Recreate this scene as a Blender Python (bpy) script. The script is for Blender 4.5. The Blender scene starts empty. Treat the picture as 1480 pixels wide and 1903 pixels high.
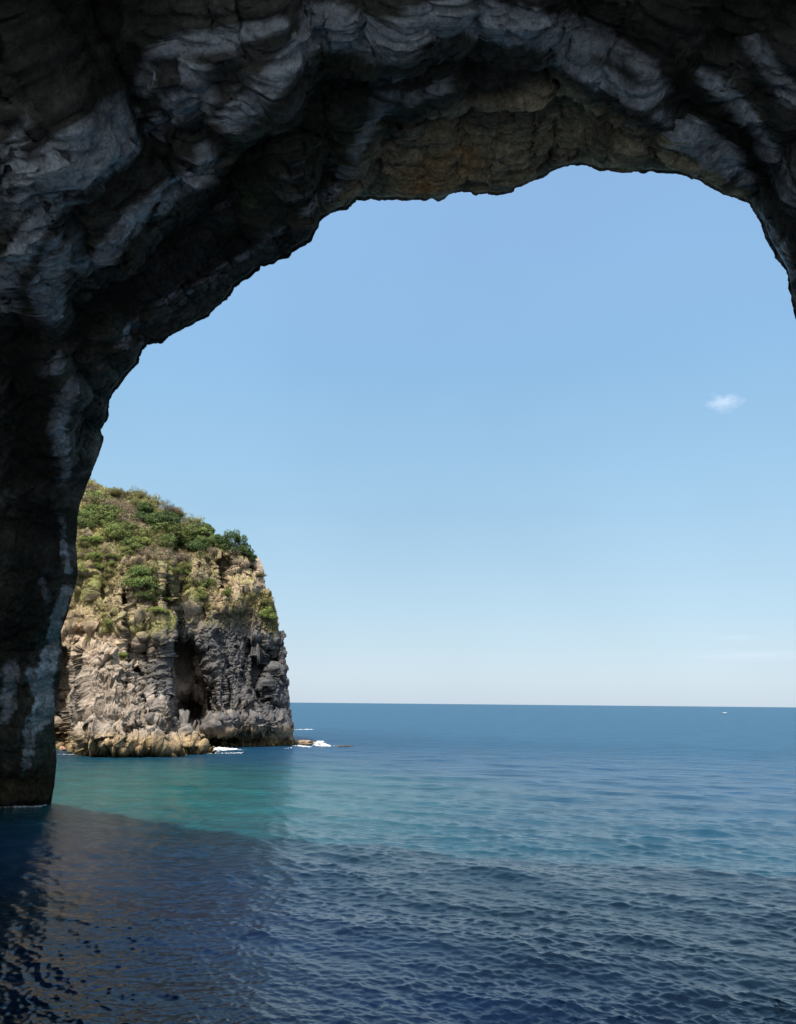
import bpy, math, random, time
import numpy as np
T0 = time.time()
random.seed(7)
rng = np.random.default_rng(7)
R = math.radians
scn = bpy.context.scene
col = scn.collection

# ------------------------------------------------------------------ camera
W, H, F = 1480.0, 1903.0, 1400.0
PITCH, ROLL, EYE = R(14.25), R(0.55), 8.0
fw = np.array([0, math.cos(PITCH), math.sin(PITCH)])
rt = np.array([1.0, 0, 0]); up = np.cross(rt, fw)
rt2 = rt*math.cos(ROLL) + up*math.sin(ROLL)
up2 = up*math.cos(ROLL) - rt*math.sin(ROLL)
EYEP = np.array([0, 0, EYE])

def ray(px, py):
    px = np.asarray(px, float); py = np.asarray(py, float)
    a = ((px-W/2)/F)[..., None]; b = ((H/2-py)/F)[..., None]
    return fw + a*rt2 + b*up2            # not normalised
def at_depth(px, py, Y):
    d = ray(px, py); t = np.asarray(Y, float)/d[..., 1]
    return EYEP + d*t[..., None]
def at_z(px, py, z=0.0):
    d = ray(px, py); t = (z-EYE)/d[..., 2]
    return EYEP + d*t[..., None]
def project(P):
    q = P-EYEP
    z = np.maximum(q@fw, 0.05)
    return W/2 + F*(q@rt2)/z, H/2 - F*(q@up2)/z

cd = bpy.data.cameras.new('camera'); cam = bpy.data.objects.new('camera', cd); col.objects.link(cam)
cd.sensor_fit = 'VERTICAL'; cd.sensor_height = 36; cd.lens = 36*F/H
cd.clip_start = 0.1; cd.clip_end = 80000
from mathutils import Matrix, Vector
m = Matrix(((rt2[0], up2[0], -fw[0], 0), (rt2[1], up2[1], -fw[1], 0), (rt2[2], up2[2], -fw[2], EYE), (0, 0, 0, 1)))
cam.matrix_world = m
scn.camera = cam

# ------------------------------------------------------------------ noise
def _h(ix, iy, iz, seed):
    with np.errstate(over='ignore'):
        h = (ix.astype(np.uint32)*np.uint32(374761393) + iy.astype(np.uint32)*np.uint32(668265263)
             + iz.astype(np.uint32)*np.uint32(2147483647) + np.uint32((seed*144665+977) & 0xffffffff))
        h = (h ^ (h >> np.uint32(13)))*np.uint32(1274126177)
        h = (h ^ (h >> np.uint32(15)))*np.uint32(2246822519)
        return h ^ (h >> np.uint32(16))
_g = rng.normal(size=(256, 3)); _g /= np.linalg.norm(_g, axis=1)[:, None]; _g = _g.astype(np.float32)
def pn(P, seed=0):
    P = P.astype(np.float32)
    i = np.floor(P).astype(np.int64); f = P - i
    w = f*f*f*(f*(f*6-15)+10)
    out = np.zeros(P.shape[:-1], np.float32)
    for dx in (0, 1):
        for dy in (0, 1):
            for dz in (0, 1):
                g = _g[_h((i[..., 0]+dx), (i[..., 1]+dy), (i[..., 2]+dz), seed) & np.uint32(255)]
                d = g[..., 0]*(f[..., 0]-dx)+g[..., 1]*(f[..., 1]-dy)+g[..., 2]*(f[..., 2]-dz)
                out += d*(w[..., 0] if dx else 1-w[..., 0])*(w[..., 1] if dy else 1-w[..., 1])*(w[..., 2] if dz else 1-w[..., 2])
    return out*1.5
def fbm(P, sc, oct=3, seed=0, gain=.5):
    o = 0; a = 1; s = 0
    for k in range(oct):
        o = o+a*pn(P/sc, seed+k*17); s += a; a *= gain; sc /= 2.03
    return o/s
def ridged(P, sc, oct=3, seed=0, gain=.5):
    o = 0; a = 1; s = 0
    for k in range(oct):
        o = o+a*(1-2*np.abs(pn(P/sc, seed+k*31))); s += a; a *= gain; sc /= 2.1
    return o/s
def worley(P, sc, seed=0):
    """distance to nearest feature point (F1) and F2-F1, plus a random value of the cell"""
    Q = (P/sc).astype(np.float32); i = np.floor(Q).astype(np.int64)
    f1 = np.full(Q.shape[:-1], 9, np.float32); f2 = f1.copy(); idv = np.zeros_like(f1)
    for dx in (-1, 0, 1):
        for dy in (-1, 0, 1):
            for dz in (-1, 0, 1):
                c = i+np.array([dx, dy, dz]); h = _h(c[..., 0], c[..., 1], c[..., 2], seed)
                r = np.stack([(h & 1023), (h >> np.uint32(10)) & 1023, (h >> np.uint32(20)) & 1023], -1).astype(np.float32)/1023
                d = np.sqrt((((c+r)-Q)**2).sum(-1))
                nb = d < f1
                f2 = np.where(nb, f1, np.minimum(f2, d)); idv = np.where(nb, r[..., 0], idv); f1 = np.where(nb, d, f1)
    return f1, f2-f1, idv
def facets(P, sc, seed=0):
    """every cell is a tilted plane: sharp breaks between flat faces"""
    Q = (P/sc).astype(np.float32); i = np.floor(Q).astype(np.int64)
    f1 = np.full(Q.shape[:-1], 9, np.float32); val = np.zeros_like(f1)
    for dx in (-1, 0, 1):
        for dy in (-1, 0, 1):
            for dz in (-1, 0, 1):
                c = i+np.array([dx, dy, dz]); h = _h(c[..., 0], c[..., 1], c[..., 2], seed)
                r = np.stack([(h & 1023), (h >> np.uint32(10)) & 1023, (h >> np.uint32(20)) & 1023], -1).astype(np.float32)/1023
                o_ = Q-(c+r); d = (o_**2).sum(-1)
                g = _g[(h >> np.uint32(5)) & np.uint32(255)]
                v_ = (o_*g).sum(-1)*1.3+(r[..., 2]-.5)*.7
                nb = d < f1; val = np.where(nb, v_, val); f1 = np.where(nb, d, f1)
    return val
def saw(t):
    f = t-np.floor(t); return np.where(f < .82, f/.82, (1-f)/.18)-.5
def sst(a, b, x):
    t = np.clip((x-a)/(b-a), 0, 1); return t*t*(3-2*t)
def mix(a, b, t):
    t = np.asarray(t)[..., None]; return a*(1-t)+np.asarray(b)*t

# ------------------------------------------------------------------ helpers
def tag(o, label=None, cat=None, group=None, kind=None):
    if label: o['label'] = label
    if cat: o['category'] = cat
    if group: o['group'] = group
    if kind: o['kind'] = kind
    return o
def empty(name, loc=(0, 0, 0)):
    o = bpy.data.objects.new(name, None); col.objects.link(o); o.location = loc; return o
def mesh_obj(name, V, Fc, mat, parent=None, smooth=True, color=None, loc=None, attrs=None):
    V = np.ascontiguousarray(V, np.float32).reshape(-1, 3); Fc = np.ascontiguousarray(Fc, np.int32)
    me = bpy.data.meshes.new(name)
    n = Fc.shape[1]
    me.vertices.add(len(V)); me.vertices.foreach_set('co', V.ravel())
    me.loops.add(Fc.size); me.loops.foreach_set('vertex_index', Fc.ravel())
    me.polygons.add(len(Fc)); me.polygons.foreach_set('loop_start', np.arange(0, Fc.size, n, dtype=np.int32))
    me.polygons.foreach_set('loop_total', np.full(len(Fc), n, np.int32))
    me.update(calc_edges=True)
    me.polygons.foreach_set('use_smooth', np.full(len(Fc), smooth, bool))
    if color is not None:
        a = me.color_attributes.new('col', 'FLOAT_COLOR', 'POINT')
        c = np.ones((len(V), 4), np.float32); c[:, :3] = color.reshape(-1, 3); a.data.foreach_set('color', c.ravel())
    for k, v in (attrs or {}).items():
        a = me.attributes.new(k, 'FLOAT', 'POINT'); a.data.foreach_set('value', np.ascontiguousarray(v, np.float32).ravel())
    me.materials.append(mat)
    o = bpy.data.objects.new(name, me); col.objects.link(o)
    if parent: o.parent = parent
    if loc is not None: o.location = loc
    return o
def grid_faces(nu, nv, wrap=False):
    a = np.arange(nu*nv).reshape(nv, nu)
    if wrap:
        b = np.roll(a, -1, axis=1); 
        return np.stack([a[:-1], a[1:], b[1:], b[:-1]], -1).reshape(-1, 4)
    return np.stack([a[:-1, :-1], a[:-1, 1:], a[1:, 1:], a[1:, :-1]], -1).reshape(-1, 4)
def grid_normals(P):
    du = np.gradient(P, axis=1); dv = np.gradient(P, axis=0)
    n = np.cross(du, dv); return n/np.maximum(np.linalg.norm(n, axis=-1), 1e-9)[..., None]

# ------------------------------------------------------------------ materials
def nodes_of(name):
    mt = bpy.data.materials.new(name); mt.use_nodes = True
    nt = mt.node_tree; b = nt.nodes['Principled BSDF']; return mt, nt, b
def N(nt, t, **k):
    n = nt.nodes.new(t)
    for a, v in k.items():
        if a in n.inputs: n.inputs[a].default_value = v
        else: setattr(n, a, v)
    return n
def rock_mat(name, bump_sc, bump_d, var=.35, rough=.9, spec=.25, crack=.12):
    mt, nt, b = nodes_of(name); L = nt.links.new
    at = N(nt, 'ShaderNodeAttribute', attribute_name='col')
    g = N(nt, 'ShaderNodeNewGeometry')
    n1 = N(nt, 'ShaderNodeTexNoise', Scale=bump_sc, Detail=8.0, Roughness=.68); L(g.outputs['Position'], n1.inputs['Vector'])
    n2 = N(nt, 'ShaderNodeTexNoise', Scale=bump_sc*.22, Detail=5.0, Roughness=.6); L(g.outputs['Position'], n2.inputs['Vector'])
    mr = N(nt, 'ShaderNodeMapRange'); mr.inputs[1].default_value = .3; mr.inputs[2].default_value = .7
    mr.inputs[3].default_value = 1-var; mr.inputs[4].default_value = 1+var; L(n1.outputs['Fac'], mr.inputs[0])
    mr2 = N(nt, 'ShaderNodeMapRange'); mr2.inputs[1].default_value = .3; mr2.inputs[2].default_value = .7
    mr2.inputs[3].default_value = 1-var*.6; mr2.inputs[4].default_value = 1+var*.6; L(n2.outputs['Fac'], mr2.inputs[0])
    mu = N(nt, 'ShaderNodeMath', operation='MULTIPLY'); L(mr.outputs[0], mu.inputs[0]); L(mr2.outputs[0], mu.inputs[1])
    vm = N(nt, 'ShaderNodeVectorMath', operation='SCALE'); L(at.outputs['Color'], vm.inputs[0]); L(mu.outputs[0], vm.inputs['Scale'])
    L(vm.outputs[0], b.inputs['Base Color'])
    vo = N(nt, 'ShaderNodeTexVoronoi', Scale=bump_sc*.8, feature='DISTANCE_TO_EDGE'); L(g.outputs['Position'], vo.inputs['Vector'])
    vc = N(nt, 'ShaderNodeMapRange'); vc.inputs[2].default_value = .12; vc.inputs[4].default_value = crack; L(vo.outputs['Distance'], vc.inputs[0])
    ad = N(nt, 'ShaderNodeMath', operation='ADD'); L(n1.outputs['Fac'], ad.inputs[0]); L(vc.outputs[0], ad.inputs[1])
    bp = N(nt, 'ShaderNodeBump', Strength=1.0, Distance=bump_d); L(ad.outputs[0], bp.inputs['Height']); L(bp.outputs[0], b.inputs['Normal'])
    b.inputs['Roughness'].default_value = rough; b.inputs['Specular IOR Level'].default_value = spec
    return mt
def leaf_mat(name, c1, c2, trans=.35):
    mt, nt, b = nodes_of(name); L = nt.links.new
    at = N(nt, 'ShaderNodeAttribute', attribute_name='var')
    oi = N(nt, 'ShaderNodeObjectInfo')
    mx = N(nt, 'ShaderNodeMix', data_type='RGBA'); mx.inputs[6].default_value = (*c1, 1); mx.inputs[7].default_value = (*c2, 1)
    L(at.outputs['Fac'], mx.inputs[0])
    hs = N(nt, 'ShaderNodeHueSaturation'); L(mx.outputs[2], hs.inputs['Color'])
    m1 = N(nt, 'ShaderNodeMapRange'); m1.inputs[3].default_value = .72; m1.inputs[4].default_value = 1.3; L(oi.outputs['Random'], m1.inputs[0]); L(m1.outputs[0], hs.inputs['Value'])
    m2 = N(nt, 'ShaderNodeMapRange'); m2.inputs[3].default_value = .485; m2.inputs[4].default_value = .515; L(oi.outputs['Random'], m2.inputs[0]); L(m2.outputs[0], hs.inputs['Hue'])
    L(hs.outputs[0], b.inputs['Base Color']); b.inputs['Roughness'].default_value = .6; b.inputs['Specular IOR Level'].default_value = .3
    tr = N(nt, 'ShaderNodeBsdfTranslucent'); L(hs.outputs[0], tr.inputs['Color'])
    ms = N(nt, 'ShaderNodeMixShader'); ms.inputs[0].default_value = trans
    L(b.outputs[0], ms.inputs[1]); L(tr.outputs[0], ms.inputs[2]); L(ms.outputs[0], nt.nodes['Material Output'].inputs[0])
    return mt
def plain(name, c, rough=.6, noise=.15, sc=3.0):
    mt, nt, b = nodes_of(name); L = nt.links.new
    g = N(nt, 'ShaderNodeTexCoord'); n1 = N(nt, 'ShaderNodeTexNoise', Scale=sc, Detail=4.0); L(g.outputs['Object'], n1.inputs['Vector'])
    mr = N(nt, 'ShaderNodeMapRange'); mr.inputs[1].default_value = .3; mr.inputs[2].default_value = .7
    mr.inputs[3].default_value = 1-noise; mr.inputs[4].default_value = 1+noise; L(n1.outputs['Fac'], mr.inputs[0])
    vm = N(nt, 'ShaderNodeVectorMath', operation='SCALE'); vm.inputs[0].default_value = c; L(mr.outputs[0], vm.inputs['Scale'])
    L(vm.outputs[0], b.inputs['Base Color']); b.inputs['Roughness'].default_value = rough
    return mt

# ------------------------------------------------------------------ light
EL, AZB = R(60), R(30)         # sun height; angle to the left of straight behind the camera
sun_dir = np.array([-math.sin(AZB)*math.cos(EL), -math.cos(AZB)*math.cos(EL), math.sin(EL)])
sl = bpy.data.lights.new('sun', 'SUN'); sl.energy = 3.7; sl.angle = R(1.4); sl.color = (1, .93, .82)
so = bpy.data.objects.new('sun', sl); col.objects.link(so); so.location = (0, 0, 200)
so.rotation_euler = Vector(sun_dir).to_track_quat('Z', 'Y').to_euler()
wd = bpy.data.worlds.new('World'); scn.world = wd; wd.use_nodes = True
wn = wd.node_tree; bg = wn.nodes['Background']
sk = N(wn, 'ShaderNodeTexSky', sky_type='NISHITA', sun_disc=False)
sk.sun_elevation = EL; sk.sun_rotation = math.atan2(sun_dir[0], sun_dir[1]); sk.altitude = 0
sk.air_density = 1.0; sk.dust_density = 1.2; sk.ozone_density = 1.3
tc = N(wn, 'ShaderNodeTexCoord'); sp = N(wn, 'ShaderNodeSeparateXYZ'); wn.links.new(tc.outputs['Generated'], sp.inputs[0])
rp = N(wn, 'ShaderNodeValToRGB'); wn.links.new(sp.outputs[2], rp.inputs[0]); el = rp.color_ramp.elements
SKY = [(0, (.58, .69, .80)), (.035, (.57, .70, .81)), (.12, (.46, .65, .79)), (.24, (.35, .57, .76)), (.42, (.268, .495, .75)), (.63, (.272, .472, .77)), (1, (.20, .36, .68))]
el[0].position, el[0].color = SKY[0][0], (*SKY[0][1], 1); el[1].position, el[1].color = 1, (*SKY[-1][1], 1)
for p_, c_ in SKY[1:-1]:
    q_ = el.new(p_); q_.color = (*c_, 1)
mxs = N(wn, 'ShaderNodeMix', data_type='RGBA'); mxs.inputs[0].default_value = .85
scl = N(wn, 'ShaderNodeVectorMath', operation='SCALE'); wn.links.new(rp.outputs[0], scl.inputs[0]); scl.inputs['Scale'].default_value = 6.0
nz = N(wn, 'ShaderNodeTexNoise', Scale=2.2, Detail=3.0); wn.links.new(tc.outputs['Generated'], nz.inputs['Vector'])
nzr = N(wn, 'ShaderNodeMapRange'); nzr.inputs[1].default_value = .3; nzr.inputs[2].default_value = .7; nzr.inputs[3].default_value = 5.65; nzr.inputs[4].default_value = 6.3
wn.links.new(nz.outputs['Fac'], nzr.inputs[0]); wn.links.new(nzr.outputs[0], scl.inputs['Scale']); wn.links.new(sk.outputs[0], mxs.inputs[6]); wn.links.new(scl.outputs[0], mxs.inputs[7]); dp = N(wn, 'ShaderNodeVectorMath', operation='DOT_PRODUCT'); wn.links.new(tc.outputs['Generated'], dp.inputs[0]); dp.inputs[1].default_value = tuple(sun_dir)
mx0 = N(wn, 'ShaderNodeMath', operation='MAXIMUM'); wn.links.new(dp.outputs['Value'], mx0.inputs[0]); mx0.inputs[1].default_value = 0
pw = N(wn, 'ShaderNodeMath', operation='POWER'); wn.links.new(mx0.outputs[0], pw.inputs[0]); pw.inputs[1].default_value = 7
gl = N(wn, 'ShaderNodeVectorMath', operation='SCALE'); gl.inputs[0].default_value = (22, 20, 18); wn.links.new(pw.outputs[0], gl.inputs['Scale'])  # glow added around the sun to fill the cave from behind
ads = N(wn, 'ShaderNodeVectorMath', operation='ADD'); wn.links.new(mxs.outputs[2], ads.inputs[0]); wn.links.new(gl.outputs[0], ads.inputs[1])
# fill glow added low in the sky on the sun's side, lighting the cave
def wmath(op, a_, b_=None):
    n = N(wn, 'ShaderNodeMath', operation=op, use_clamp=(op == 'MULTIPLY' and b_ == -1.0))
    for i_, v_ in enumerate((a_, b_)):
        if v_ is None: continue
        if isinstance(v_, (int, float)): n.inputs[i_].default_value = v_
        else: wn.links.new(v_, n.inputs[i_])
    return n.outputs[0]
hz = wmath('POWER', wmath('MULTIPLY', sp.outputs[1], -1.0), 1.3)
hz = wmath('MULTIPLY', hz, wmath('POWER', wmath('SUBTRACT', 1.0, wmath('ABSOLUTE', sp.outputs[2])), 1.5))
g2 = N(wn, 'ShaderNodeVectorMath', operation='SCALE'); g2.inputs[0].default_value = (6.5, 6.1, 5.6); wn.links.new(hz, g2.inputs['Scale'])
ad2 = N(wn, 'ShaderNodeVectorMath', operation='ADD'); wn.links.new(ads.outputs[0], ad2.inputs[0]); wn.links.new(g2.outputs[0], ad2.inputs[1])
wn.links.new(ad2.outputs[0], bg.inputs[0]); bg.inputs[1].default_value = .105
scn.view_settings.view_transform = 'Standard'; scn.view_settings.look = 'None'
scn.view_settings.exposure = 0.8; scn.view_settings.gamma = 1
cy = scn.cycles
cy.max_bounces = 10; cy.diffuse_bounces = 6; cy.glossy_bounces = 4; cy.transparent_max_bounces = 8
cy.sample_clamp_indirect = 8; cy.caustics_reflective = False; cy.caustics_refractive = False
cy.volume_bounces = 2

# ------------------------------------------------------------------ cave
LIP = [(92,1520),(95,1500),(98,1478),(102,1455),(106,1411),(103,1363),(102,1331),(108,1291),(114,1251),(117,1215),(114,1171),(126,1140),(134,1108),(142,1084),(146,1060),
(143,1036),(141,1016),(145,988),(145,964),(150,928),(160,904),(170,880),(176,856),(186,828),(190,812),(188,796),(196,780),(200,752),
(202,741),(211,722),(227,700),(243,683),(252,675),(255,662),(263,645),(271,637),(299,632),(312,622),(340,606),(372,590),(385,583),(392,574),(409,562),(426,543),(431,531),
(446,520),(463,509),(473,499),(486,490),(505,486),(520,476),(535,473),(541,464),(554,454),(573,444),(579,432),(586,420),(588,406),(605,395),(622,386),(644,383),(654,373),
(660,365),(693,364),(714,367),(740,365),(758,368),(777,366),(788,369),(805,367),(815,372),(825,368),(836,358),(855,353),(873,354),(886,359),(907,356),(925,358),(951,354),
(951,348),(970,341),(992,330),(1007,325),(1026,315),(1044,307),(1059,304),(1081,303),(1102,307),(1115,312),(1153,311),(1175,313),(1196,316),(1215,314),(1223,316),(1261,317),
(1280,324),(1310,335),(1329,346),(1350,358),(1372,365),(1395,374),(1404,392),(1422,416),(1429,438),(1442,462),(1464,500),(1469,524),(1476,551),(1480,573),(1496,640),(1512,760),
(1526,900),(1538,1050),(1550,1200),(1562,1330),(1570,1420),(1576,1520),(1580,1570)]
NU, NV, NS = 1500, 680, 60
BACK = 7
PA, PB, PC = 66.0, .95, .30           # the mouth lies near the plane  y = PA - PB*z - PC*(x+33)
def on_plane(px, py, A=PA):
    d = ray(px, py)
    t = (A-PB*EYE-PC*33)/(d[..., 1]+PB*d[..., 2]+PC*d[..., 0])
    return EYEP+d*t[..., None]
lp = np.array(LIP, float)
sg = np.r_[0, np.cumsum(np.hypot(*np.diff(lp, axis=0).T))]
uu = np.linspace(0, sg[-1], NU)
lx = np.interp(uu, sg, lp[:, 0]); ly = np.interp(uu, sg, lp[:, 1])
P0 = on_plane(lx, ly)
# the rim wavers toward and away from the viewer (outline kept)
wav = 2.2*pn(np.stack([uu/170, uu*0, uu*0], -1), 5)+.8*pn(np.stack([uu/50, uu*0+3, uu*0], -1), 6)
P0 = EYEP+(P0-EYEP)*(1+wav/ np.maximum(P0[:, 1], 20))[:, None]
arc = np.r_[0, np.cumsum(np.linalg.norm(np.diff(P0, axis=0), axis=1))]
nn = np.stack([P0[:, 0]+1.0, np.zeros(NU), np.maximum(P0[:, 2]-12, 0)*1.15], -1)
k = np.ones(121)/121
for a in (0, 2):
    nn[:, a] = np.convolve(np.pad(nn[:, a], 60, mode='edge'), k, 'valid')
nn /= np.linalg.norm(nn, axis=1)[:, None]
v = np.linspace(0, 1, NV)
vis = v < .86
s = np.zeros((NV, NU))
smax = np.maximum(P0[:, 1]-12, 12)
s = np.where(vis[:, None], smax[None]*(v[:, None]/.86)**1.35, smax[None]+((v[:, None]-.86)/.14)**1.2*(P0[None, :, 1]+BACK-smax[None]))
pil = (1-sst(18, 48, arc))[None]
flare = -3.6*(1-np.exp(-s/10))*(1-pil)+pil*13*(1-np.exp(-s/5))+.05*s
base = P0[None]+nn[None]*flare[..., None]; base[..., 1] -= s
# brush fields, in photo pixels, on a coarse raster
BX, BY = np.meshgrid(np.arange(-80, 1561, 4.0), np.arange(-80, 1984, 4.0))
def stroke(pts, r, soft=1.0):
    d = np.full(BX.shape, 1e9)
    for (x0, y0), (x1, y1) in zip(pts[:-1], pts[1:]):
        dx, dy = x1-x0, y1-y0; t = np.clip(((BX-x0)*dx+(BY-y0)*dy)/(dx*dx+dy*dy+1e-9), 0, 1)
        d = np.minimum(d, np.hypot(BX-x0-t*dx, BY-y0-t*dy))
    return 1-sst(r*(1-.45*soft), r*(1+.45*soft), d)
def poly(pts, soft=10):
    ins = np.zeros(BX.shape, bool); d = np.full(BX.shape, 1e9)
    for (x0, y0), (x1, y1) in zip(pts, pts[1:]+pts[:1]):
        if y0 != y1:
            c = ((y0 > BY) != (y1 > BY)) & (BX < (x1-x0)*(BY-y0)/(y1-y0)+x0); ins ^= c
        dx, dy = x1-x0, y1-y0; t = np.clip(((BX-x0)*dx+(BY-y0)*dy)/(dx*dx+dy*dy+1e-9), 0, 1)
        d = np.minimum(d, np.hypot(BX-x0-t*dx, BY-y0-t*dy))
    return sst(-soft, soft, np.where(ins, d, -d))
def sample(img, px, py):
    x = np.clip((px+80)/4, 0, BX.shape[1]-1.001); y = np.clip((py+80)/4, 0, BX.shape[0]-1.001)
    i = x.astype(int); j = y.astype(int); a = x-i; b = y-j
    return (img[j, i]*(1-a)+img[j, i+1]*a)*(1-b)+(img[j+1, i]*(1-a)+img[j+1, i+1]*a)*b
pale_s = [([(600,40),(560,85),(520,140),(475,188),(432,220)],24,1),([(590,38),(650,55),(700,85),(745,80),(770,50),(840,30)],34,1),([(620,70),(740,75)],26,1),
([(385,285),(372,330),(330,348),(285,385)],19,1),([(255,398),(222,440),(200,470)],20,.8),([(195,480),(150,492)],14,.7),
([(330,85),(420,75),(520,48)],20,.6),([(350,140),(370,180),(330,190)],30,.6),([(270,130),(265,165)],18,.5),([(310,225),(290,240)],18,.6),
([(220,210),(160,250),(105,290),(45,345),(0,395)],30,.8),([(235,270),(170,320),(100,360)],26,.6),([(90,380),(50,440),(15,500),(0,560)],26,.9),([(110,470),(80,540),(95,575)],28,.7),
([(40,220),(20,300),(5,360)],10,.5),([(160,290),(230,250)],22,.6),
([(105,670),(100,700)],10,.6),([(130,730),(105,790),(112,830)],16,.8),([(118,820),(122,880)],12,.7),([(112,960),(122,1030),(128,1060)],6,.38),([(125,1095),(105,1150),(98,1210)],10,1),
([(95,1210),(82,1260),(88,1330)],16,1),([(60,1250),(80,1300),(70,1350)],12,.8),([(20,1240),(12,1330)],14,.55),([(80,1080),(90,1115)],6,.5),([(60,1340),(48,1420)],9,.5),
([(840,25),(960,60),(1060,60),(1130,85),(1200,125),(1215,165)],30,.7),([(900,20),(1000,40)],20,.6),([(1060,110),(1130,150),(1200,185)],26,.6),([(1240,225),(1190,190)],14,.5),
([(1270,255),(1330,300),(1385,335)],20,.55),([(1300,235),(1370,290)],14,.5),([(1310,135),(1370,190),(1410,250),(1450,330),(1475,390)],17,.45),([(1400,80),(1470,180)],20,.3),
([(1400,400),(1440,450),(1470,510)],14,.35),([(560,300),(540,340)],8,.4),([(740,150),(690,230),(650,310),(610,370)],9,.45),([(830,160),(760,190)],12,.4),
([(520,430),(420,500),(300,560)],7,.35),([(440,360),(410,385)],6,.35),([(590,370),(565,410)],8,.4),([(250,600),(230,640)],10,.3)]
shade_s = [([(-40,10),(120,50),(270,10)],60,.9),([(-20,150),(130,110),(200,150)],45,.8),([(1250,10),(1380,30),(1490,10)],45,.7),([(0,430),(20,300)],14,.4),([(1270,165),(1330,205),(1390,270),(1440,345)],26,1),([(1040,0),(1120,40),(1230,90),(1260,150)],32,.9),([(1230,30),(1400,60)],40,.5),
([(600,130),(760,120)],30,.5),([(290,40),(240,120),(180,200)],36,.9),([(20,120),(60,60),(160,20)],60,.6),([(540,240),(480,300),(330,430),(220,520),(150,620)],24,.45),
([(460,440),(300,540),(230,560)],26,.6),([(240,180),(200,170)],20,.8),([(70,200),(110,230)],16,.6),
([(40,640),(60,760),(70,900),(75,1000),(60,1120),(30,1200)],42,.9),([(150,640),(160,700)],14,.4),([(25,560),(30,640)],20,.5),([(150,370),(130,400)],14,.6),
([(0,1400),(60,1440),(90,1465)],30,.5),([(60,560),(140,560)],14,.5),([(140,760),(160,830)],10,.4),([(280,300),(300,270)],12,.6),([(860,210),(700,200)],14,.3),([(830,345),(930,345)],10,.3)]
FP = np.zeros(BX.shape); FShade = np.zeros(BX.shape)
for p, r, a in pale_s: FP = np.maximum(FP, a*stroke(p, r*.86, .8))  # pale mineral, doubling as light on faces toward the mouth
for p, r, a in shade_s: FShade = np.maximum(FShade, a*stroke(p, r, 1))  # shade of the corners and folds, used for slope and colour
FBrown = poly([(640,345),(700,270),(780,235),(870,190),(960,180),(1035,140),(1090,180),(1150,225),(1240,262),(1300,300),(1390,360),(1400,400),(1200,340),(600,420)], 18)
FGreen = poly([(540,100),(700,100),(860,160),(900,200),(760,250),(650,330),(560,420),(430,430),(420,240)], 40)
FOchre = stroke([(770,335),(870,300)], 34, 1)
fa = .12+.30*sst(22, 55, arc)
aw = np.r_[0, np.cumsum(np.diff(arc)*fa[1:])]            # arc length squeezed: beds run along the rim
wq = np.stack([aw[None]*.9+0*s, base[..., 1], 0*s], -1)
wpx = 14*fbm(wq, 2.6, 4, 41, .65); wpy = 14*fbm(wq, 2.6, 4, 42, .65)
Qa = np.stack([aw[None]*.75+0*s, base[..., 1]+.5*aw[None], base[..., 2]*.06], -1)
sn = -.10+.16*fbm(Qa*np.array([.5, 1, 1]), 3.4, 5, 3, .65)+.20*ridged(Qa, 2.0, 3, 33, .6)
d = np.zeros((NV, NU)); ds = np.diff(s, axis=0); lam = 5.0
for it in range(4):
    px, py = project(base-nn[None]*d[..., None])
    gp = sample(FP, px+wpx, py+wpy); gd = sample(FShade, px+wpx, py+wpy)
    slope = (1.5*gp-1.0*gd+sn)*sst(0, 2.0, s)
    d2 = np.zeros((NV, NU))
    for i in range(1, NV):
        d2[i] = d2[i-1]+ds[i-1]*(slope[i]-d2[i-1]/lam)
    d = .5*d+.5*np.clip(d2, -3.5, 3) if it else np.clip(d2, -3.5, 3)
P = base-nn[None]*d[..., None]
Nn = grid_normals(P)
sgn = np.sign((Nn*(-nn[None])).sum(-1)); Nn = Nn*np.where(sgn == 0, 1, sgn)[..., None]
near = .22+.78*sst(0, 2.5, s+np.abs(flare)*pil)
rd = ((P-P0[None])*nn[None]).sum(-1)
Q2 = np.stack([aw[None]+0*s, P[..., 1]+.4*aw[None], rd*.8], -1)
Q3 = P
wz = .6*pn(Q2/3.0, 18)+.22*pn(Q2*np.array([1.6, 1, 1])/.9, 28)+.06*pn(Q3/.4, 38)
st1 = saw((P[..., 1]+.55*aw[None]+.5*rd)/2.3+wz*.8); st2 = saw((P[..., 1]-.3*aw[None]+.7*rd)/.8+wz*2.0)
msk = sst(-.15, .35, fbm(Q2, 3.0, 2, 29))
Qf = np.stack([aw[None]*1.3+0*s, P[..., 1]+.3*pn(Q3/.6, 19), rd], -1)
A1 = np.stack([aw[None]*.45+0*s, P[..., 1]+.30*aw[None]+.35*pn(Q3/2.2, 61), rd*.9+.35*pn(Q3/2.2, 62)], -1)
A2 = np.stack([aw[None]*.8+0*s, P[..., 1]-.25*aw[None]+.15*pn(Q3/.8, 63), rd], -1)
disp = .62*ridged(A1, 3.0, 4, 11, .55)+.30*ridged(A2, 1.15, 4, 12, .62)+.22*ridged(Q3, .55, 4, 13, .68)+.13*facets(Qf*np.array([.5, 1, 1]), 1.3, 4)+.16*facets(Qf*np.array([.6, 1, .9]), .6, 6)+.22*st1*(1-.5*msk)+.12*st2*(.4+.6*msk)
rough_zone = 1-.6*np.clip(gp*1.3, 0, 1)
disp = disp*(.55+.45*rough_zone)
P = P+Nn*(disp*near)[..., None]
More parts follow.
